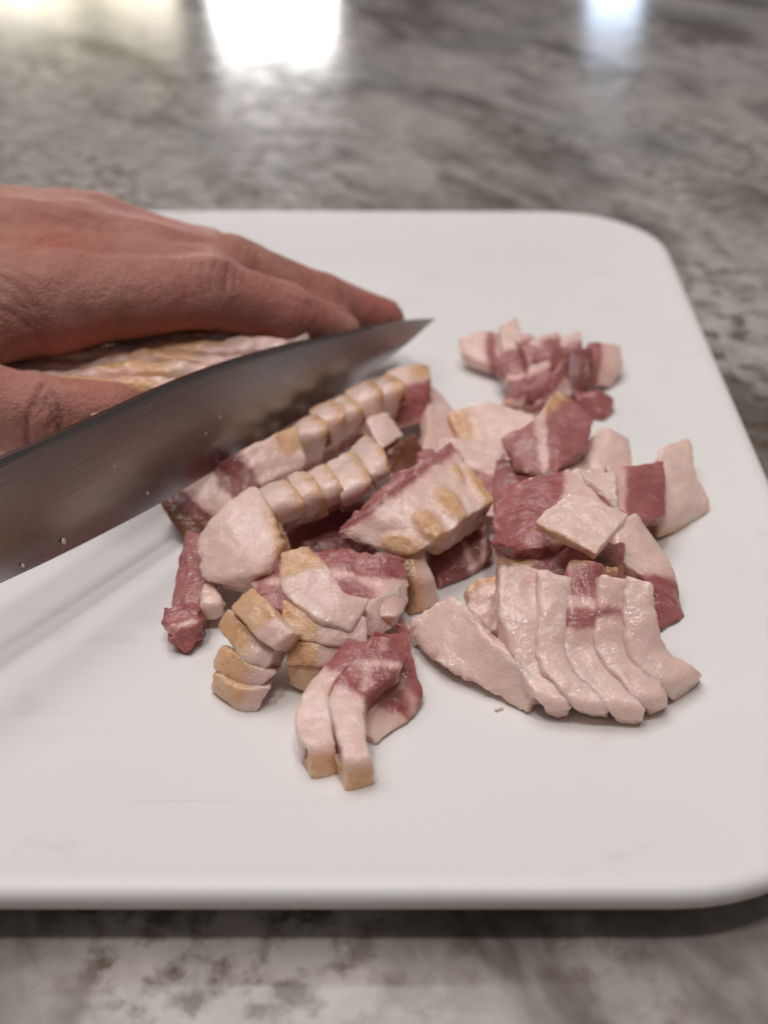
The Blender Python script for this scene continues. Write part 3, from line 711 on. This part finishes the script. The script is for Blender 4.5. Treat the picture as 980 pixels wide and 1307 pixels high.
idx_f = [P3(70, 386, 4.4), P3(268, 373, 4.2), P3(362, 404, 3.2), P3(428, 430, 2.15)]
mid_f = [P3(95, 316, 4.7), P3(296, 346, 3.9), P3(410, 389, 2.6), P3(486, 413, 1.6)]
rng_f = [P3(120, 299, 4.5), P3(264, 331, 3.6), P3(335, 388, 2.2), P3(380, 415, 1.4)]
pnk_f = [P3(90, 287, 3.9), P3(200, 318, 3.0), P3(270, 350, 2.2), P3(310, 372, 1.6)]
thb = [P3(-190, 425, 3.8), P3(-85, 505, 3.2), P3(50, 531, 2.6), P3(144, 527, 2.5)]
digits = [(idx_f, (1.24, 1.0, .90, .80)), (mid_f, (1.22, 1.0, .90, .78)), (rng_f, (1.15, .92, .80, .66)), (pnk_f, (1.05, .80, .70, .6)), (thb, (1.45, 1.15, 1.0, .80))]
WR = P3(-250, 325, 5.0); FA = P3(-620, 300, 6.0)
carp = [P3(-210, 365, 4.6), P3(-215, 310, 5.2), P3(-220, 285, 5.2), P3(-220, 290, 4.6)]
lo = np.array([-24.0, 22.5, .3]); hi = np.array([1.2, 37.5, 8.6]); HS = .085
nx, ny, nz_ = (np.ceil((hi - lo) / HS).astype(int) + 1)
f = np.empty((nx, ny, nz_), np.float32)
gy, gz = np.meshgrid(lo[1] + HS * np.arange(ny), lo[2] + HS * np.arange(nz_), indexing='ij')
gx_all = lo[0] + HS * np.arange(nx)


def hand_sdf(X):
    palm = None
    for i, (c, d, r2) in enumerate(zip(carp, (idx_f, mid_f, rng_f, pnk_f), (1.25, 1.25, 1.2, 1.05))):
        g = cone(X, c, d[0], 1.55, r2)
        palm = g if palm is None else smin(palm, g, 1.1)
    palm = smin(palm, cone(X, WR, FA, 2.35, 2.9), 2.2)
    # ball of the thumb and the web
    palm = smin(palm, cone(X, thb[0], thb[1], 1.5, 1.18), 1.4)
    palm = smin(palm, cone(X, thb[1] * .55 + thb[0] * .45, idx_f[0] + np.array([-.6, 0, -.5]), .75, .75), 1.2)
    for (da, db, t1, rr) in ((idx_f, mid_f, .95, 1.0), (mid_f, rng_f, .9, .95), (rng_f, pnk_f, .7, .85)):
        a0 = (da[0] + db[0]) / 2; b0 = (da[1] + db[1]) / 2
        palm = smin(palm, cone(X, a0 + np.array([-1.0, 0, .12]), a0 * (1 - t1) + b0 * t1 + np.array([0, 0, .1]), rr * 1.12, rr * .85), .7)
    out = palm
    for q, (d, r) in enumerate(digits):
        fg = None
        for j in range(3):
            if q == 4 and j == 0: continue
            g = cone(X, d[j], d[j + 1], r[j], r[j + 1])
            if j == 0: g = cone(X, d[0], d[1], r[0] * .98, r[1] * .94)
            fg = g if fg is None else smin(fg, g, .35)
        out = smin(out, fg, .6 if q < 4 else .8) if q in (0, 4) else smin(out, fg, .55)
    return out


X = np.empty((ny * nz_, 3), np.float32); X[:, 1] = gy.ravel(); X[:, 2] = gz.ravel()
for i in range(nx):
    X[:, 0] = gx_all[i]
    f[i] = hand_sdf(X).reshape(ny, nz_)
f[0] = np.maximum(f[0], .01)                     # close the forearm at its far end


def surface_nets(f, lo, h):
    s = f < 0
    c = [s[i:f.shape[0] - 1 + i, j:f.shape[1] - 1 + j, k:f.shape[2] - 1 + k] for i in (0, 1) for j in (0, 1) for k in (0, 1)]
    cnt = sum(x.astype(np.int8) for x in c); act = (cnt > 0) & (cnt < 8)
    ci = np.argwhere(act); vid = -np.ones(act.shape, np.int32); vid[act] = np.arange(len(ci))
    acc = np.zeros((len(ci), 3)); num = np.zeros(len(ci))
    corners = np.array([(i, j, k) for i in (0, 1) for j in (0, 1) for k in (0, 1)])
    for a in range(8):
        for b in range(a + 1, 8):
            if np.abs(corners[a] - corners[b]).sum() != 1: continue
            A = ci + corners[a]; B = ci + corners[b]
            fa = f[A[:, 0], A[:, 1], A[:, 2]]; fb = f[B[:, 0], B[:, 1], B[:, 2]]
            m = (fa < 0) != (fb < 0); t = np.where(m, fa / np.where(m, fa - fb, 1), 0)
            p = A + (B - A) * t[:, None]
            acc[m] += p[m]; num[m] += 1
    V = lo + h * (acc / num[:, None])
    Q = []
    for ax in range(3):
        o1, o2 = [(1, 2), (2, 0), (0, 1)][ax]
        sl0 = [slice(None)] * 3; sl1 = [slice(None)] * 3
        sl0[ax] = slice(0, -1); sl1[ax] = slice(1, None)
        d = s[tuple(sl0)].astype(np.int8) - s[tuple(sl1)].astype(np.int8)
        e = np.argwhere(d != 0); e = e[(e[:, o1] > 0) & (e[:, o2] > 0) & (e[:, o1] < f.shape[o1] - 1) & (e[:, o2] < f.shape[o2] - 1)]
        sg = d[e[:, 0], e[:, 1], e[:, 2]]
        u1 = np.zeros(3, int); u1[o1] = 1; u2 = np.zeros(3, int); u2[o2] = 1
        g = lambda q: vid[q[:, 0], q[:, 1], q[:, 2]]
        q = np.stack([g(e - u1 - u2), g(e - u2), g(e), g(e - u1)], 1)
        q[sg < 0] = q[sg < 0][:, ::-1]; Q.append(q)
    return V, np.vstack(Q)


HV, HQ = surface_nets(f, lo, HS)
ep = .02


def grad(V):
    V = V.astype(np.float32)
    g = np.stack([hand_sdf(V + np.eye(3, dtype=np.float32)[k] * ep) - hand_sdf(V - np.eye(3, dtype=np.float32)[k] * ep) for k in range(3)], 1)
    return g / (np.linalg.norm(g, axis=1)[:, None] + 1e-9)


G = grad(HV)
HV = HV - G * hand_sdf(HV.astype(np.float32))[:, None] * .9


def surf(px, py):
    """3D point of the hand surface on the sight line of a pixel"""
    d = at(px, py, 0) - CAM; d /= np.linalg.norm(d)
    ts = np.arange(18, 45, .05); q = (CAM + d * ts[:, None]).astype(np.float32)
    v = hand_sdf(q); k = int(np.argmax(v < .02))
    return q[k].astype(float) if v[k] < .02 else q[int(np.argmin(v))].astype(float)


def seg_dist(V, pts):
    best = np.full(len(V), 9.0)
    for a, b in zip(pts[:-1], pts[1:]):
        ab = b - a; t = np.clip(((V - a) @ ab) / (ab @ ab + 1e-9), 0, 1)
        best = np.minimum(best, np.linalg.norm(V - a - t[:, None] * ab, axis=1))
    return best


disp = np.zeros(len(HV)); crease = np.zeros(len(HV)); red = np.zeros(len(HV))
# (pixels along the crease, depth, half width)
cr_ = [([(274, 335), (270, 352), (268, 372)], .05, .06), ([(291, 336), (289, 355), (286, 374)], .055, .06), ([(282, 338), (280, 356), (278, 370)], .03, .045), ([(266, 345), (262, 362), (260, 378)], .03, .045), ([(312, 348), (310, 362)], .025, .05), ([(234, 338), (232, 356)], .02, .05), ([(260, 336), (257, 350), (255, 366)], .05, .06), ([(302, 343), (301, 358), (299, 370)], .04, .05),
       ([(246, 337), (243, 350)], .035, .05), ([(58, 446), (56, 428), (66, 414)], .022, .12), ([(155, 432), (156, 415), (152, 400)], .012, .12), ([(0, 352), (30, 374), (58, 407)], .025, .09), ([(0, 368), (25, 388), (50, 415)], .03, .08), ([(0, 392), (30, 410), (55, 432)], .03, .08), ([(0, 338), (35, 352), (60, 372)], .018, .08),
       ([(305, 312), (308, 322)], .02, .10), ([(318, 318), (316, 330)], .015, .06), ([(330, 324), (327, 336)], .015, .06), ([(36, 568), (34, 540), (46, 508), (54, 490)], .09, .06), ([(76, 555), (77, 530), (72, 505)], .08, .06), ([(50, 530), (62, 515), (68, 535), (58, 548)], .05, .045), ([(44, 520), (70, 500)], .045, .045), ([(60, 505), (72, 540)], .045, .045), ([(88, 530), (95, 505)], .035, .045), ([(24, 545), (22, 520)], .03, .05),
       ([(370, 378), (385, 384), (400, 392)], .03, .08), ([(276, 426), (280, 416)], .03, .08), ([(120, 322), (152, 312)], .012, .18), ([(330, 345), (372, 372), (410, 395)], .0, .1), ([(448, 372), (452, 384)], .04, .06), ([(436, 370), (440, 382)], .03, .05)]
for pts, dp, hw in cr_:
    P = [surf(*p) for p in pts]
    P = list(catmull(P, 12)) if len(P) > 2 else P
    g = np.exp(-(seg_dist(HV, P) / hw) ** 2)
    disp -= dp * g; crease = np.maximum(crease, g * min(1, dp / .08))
# tendons and veins on the back of the hand
for pts, dp, hw in (([(-160, 300), (-40, 296), (60, 318), (120, 328)], .06, .28), ([(-160, 270), (-20, 250), (90, 268), (140, 278)], .06, .25), ([(150, 330), (230, 332), (285, 334)], .07, .22), ([(-100, 340), (0, 320), (60, 300), (120, 300)], .06, .14),
                    ([(20, 262), (70, 275), (120, 290)], .05, .12), ([(190, 285), (260, 305), (292, 300)], .06, .2)):
    P = list(catmull([surf(*p) for p in pts], 16)); disp += dp * np.exp(-(seg_dist(HV, P) / hw) ** 2)
for (px, py), rad, am in (((75, 312), 1.0, .8), ((100, 320), .8, .5), ((200, 268), 1.6, .5), ((285, 292), .7, .7), ((480, 392), 1.0, .9), ((400, 425), 1.2, .7), ((230, 415), 1.6, .55), ((120, 435), 1.2, .6), ((130, 500), 1.1, .6), ((330, 425), 1.2, .6), ((20, 490), 1.5, .3)):
    red = np.maximum(red, am * np.exp(-(np.linalg.norm(HV - surf(px, py), axis=1) / rad) ** 2))
for i, v in enumerate(HV):
    vv = Vector(v)
    disp[i] += .035 * noise.noise(vv * .9) + .018 * noise.noise(vv * 2.6) + .008 * noise.noise(vv * 7.0)
HV2 = HV + G * disp[:, None]
horg = np.array([-8.0, 28.5, 0])
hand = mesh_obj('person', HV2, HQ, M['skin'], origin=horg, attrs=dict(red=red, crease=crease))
tag(hand, 'bare hand pressing down on the bacon stack behind the knife', 'person')


def nail(d, r, up, side):
    a, b = d[2], d[3]; ax = (b - a) / np.linalg.norm(b - a)
    n_ = up - ax * np.dot(up, ax); n_ /= np.linalg.norm(n_); s_ = np.cross(ax, n_)
    V = []; Fc = []; NU, NW = 10, 12
    for i in range(NU + 1):
        for j in range(NW + 1):
            uu = i / NU; th_ = (j / NW - .5) * 1.75
            rr = r * 1.0
            wob = 1 - .25 * (abs(uu - .5) * 2) ** 4
            V.append(b + ax * (-.62 + .98 * uu) + (n_ * math.cos(th_ * wob) + s_ * math.sin(th_ * wob)) * (rr - .10 * max(0, uu - .55)))
    for i in range(NU):
        for j in range(NW): Fc.append((i * (NW + 1) + j, i * (NW + 1) + j + 1, (i + 1) * (NW + 1) + j + 1, (i + 1) * (NW + 1) + j))
    o = mesh_obj('fingernail', V, Fc, M['nail'], parent=hand, origin=horg)
    m = o.modifiers.new('thick', 'SOLIDIFY'); m.thickness = .0005; m.offset = 0


UP = np.array([.05, 1.0, .55])
for q in (0, 1, 2, 3): nail(digits[q][0], digits[q][1][3] + .01, UP, 1)
nail(thb, .81, np.array([.6, -.8, -.35]), 1)

# ------------------------------------------------------------------ scraps of fat stuck to the blade
rnd = random.Random(4)
for (px, py, sx) in ((78, 690, .055), (26, 721, .035), (185, 629, .028), (259, 553, .024), (277, 532, .028)):
    c = on_blade(px, py) + kn * .10
    V = []; Fc = []
    nu_, nv_ = 8, 5
    for i in range(nv_ + 1):
        for j in range(nu_):
            ph = math.pi * i / nv_; t_ = math.tau * j / nu_
            k_ = sx * (1 + .3 * noise.noise(Vector((j * .9, i * .8, px))))
            V.append(c + kd * k_ * math.sin(ph) * math.cos(t_) + kl * k_ * 1.4 * math.sin(ph) * math.sin(t_) + kn * .03 * math.cos(ph))
    for i in range(nv_):
        for j in range(nu_): Fc.append((i * nu_ + j, i * nu_ + (j + 1) % nu_, (i + 1) * nu_ + (j + 1) % nu_, (i + 1) * nu_ + j))
    o = mesh_obj('fat_fleck', V, Fc, M['fleck'], origin=c)
    tag(o, 'tiny white fleck of fat stuck to the steel blade', 'bacon', 'fat flecks on the blade')
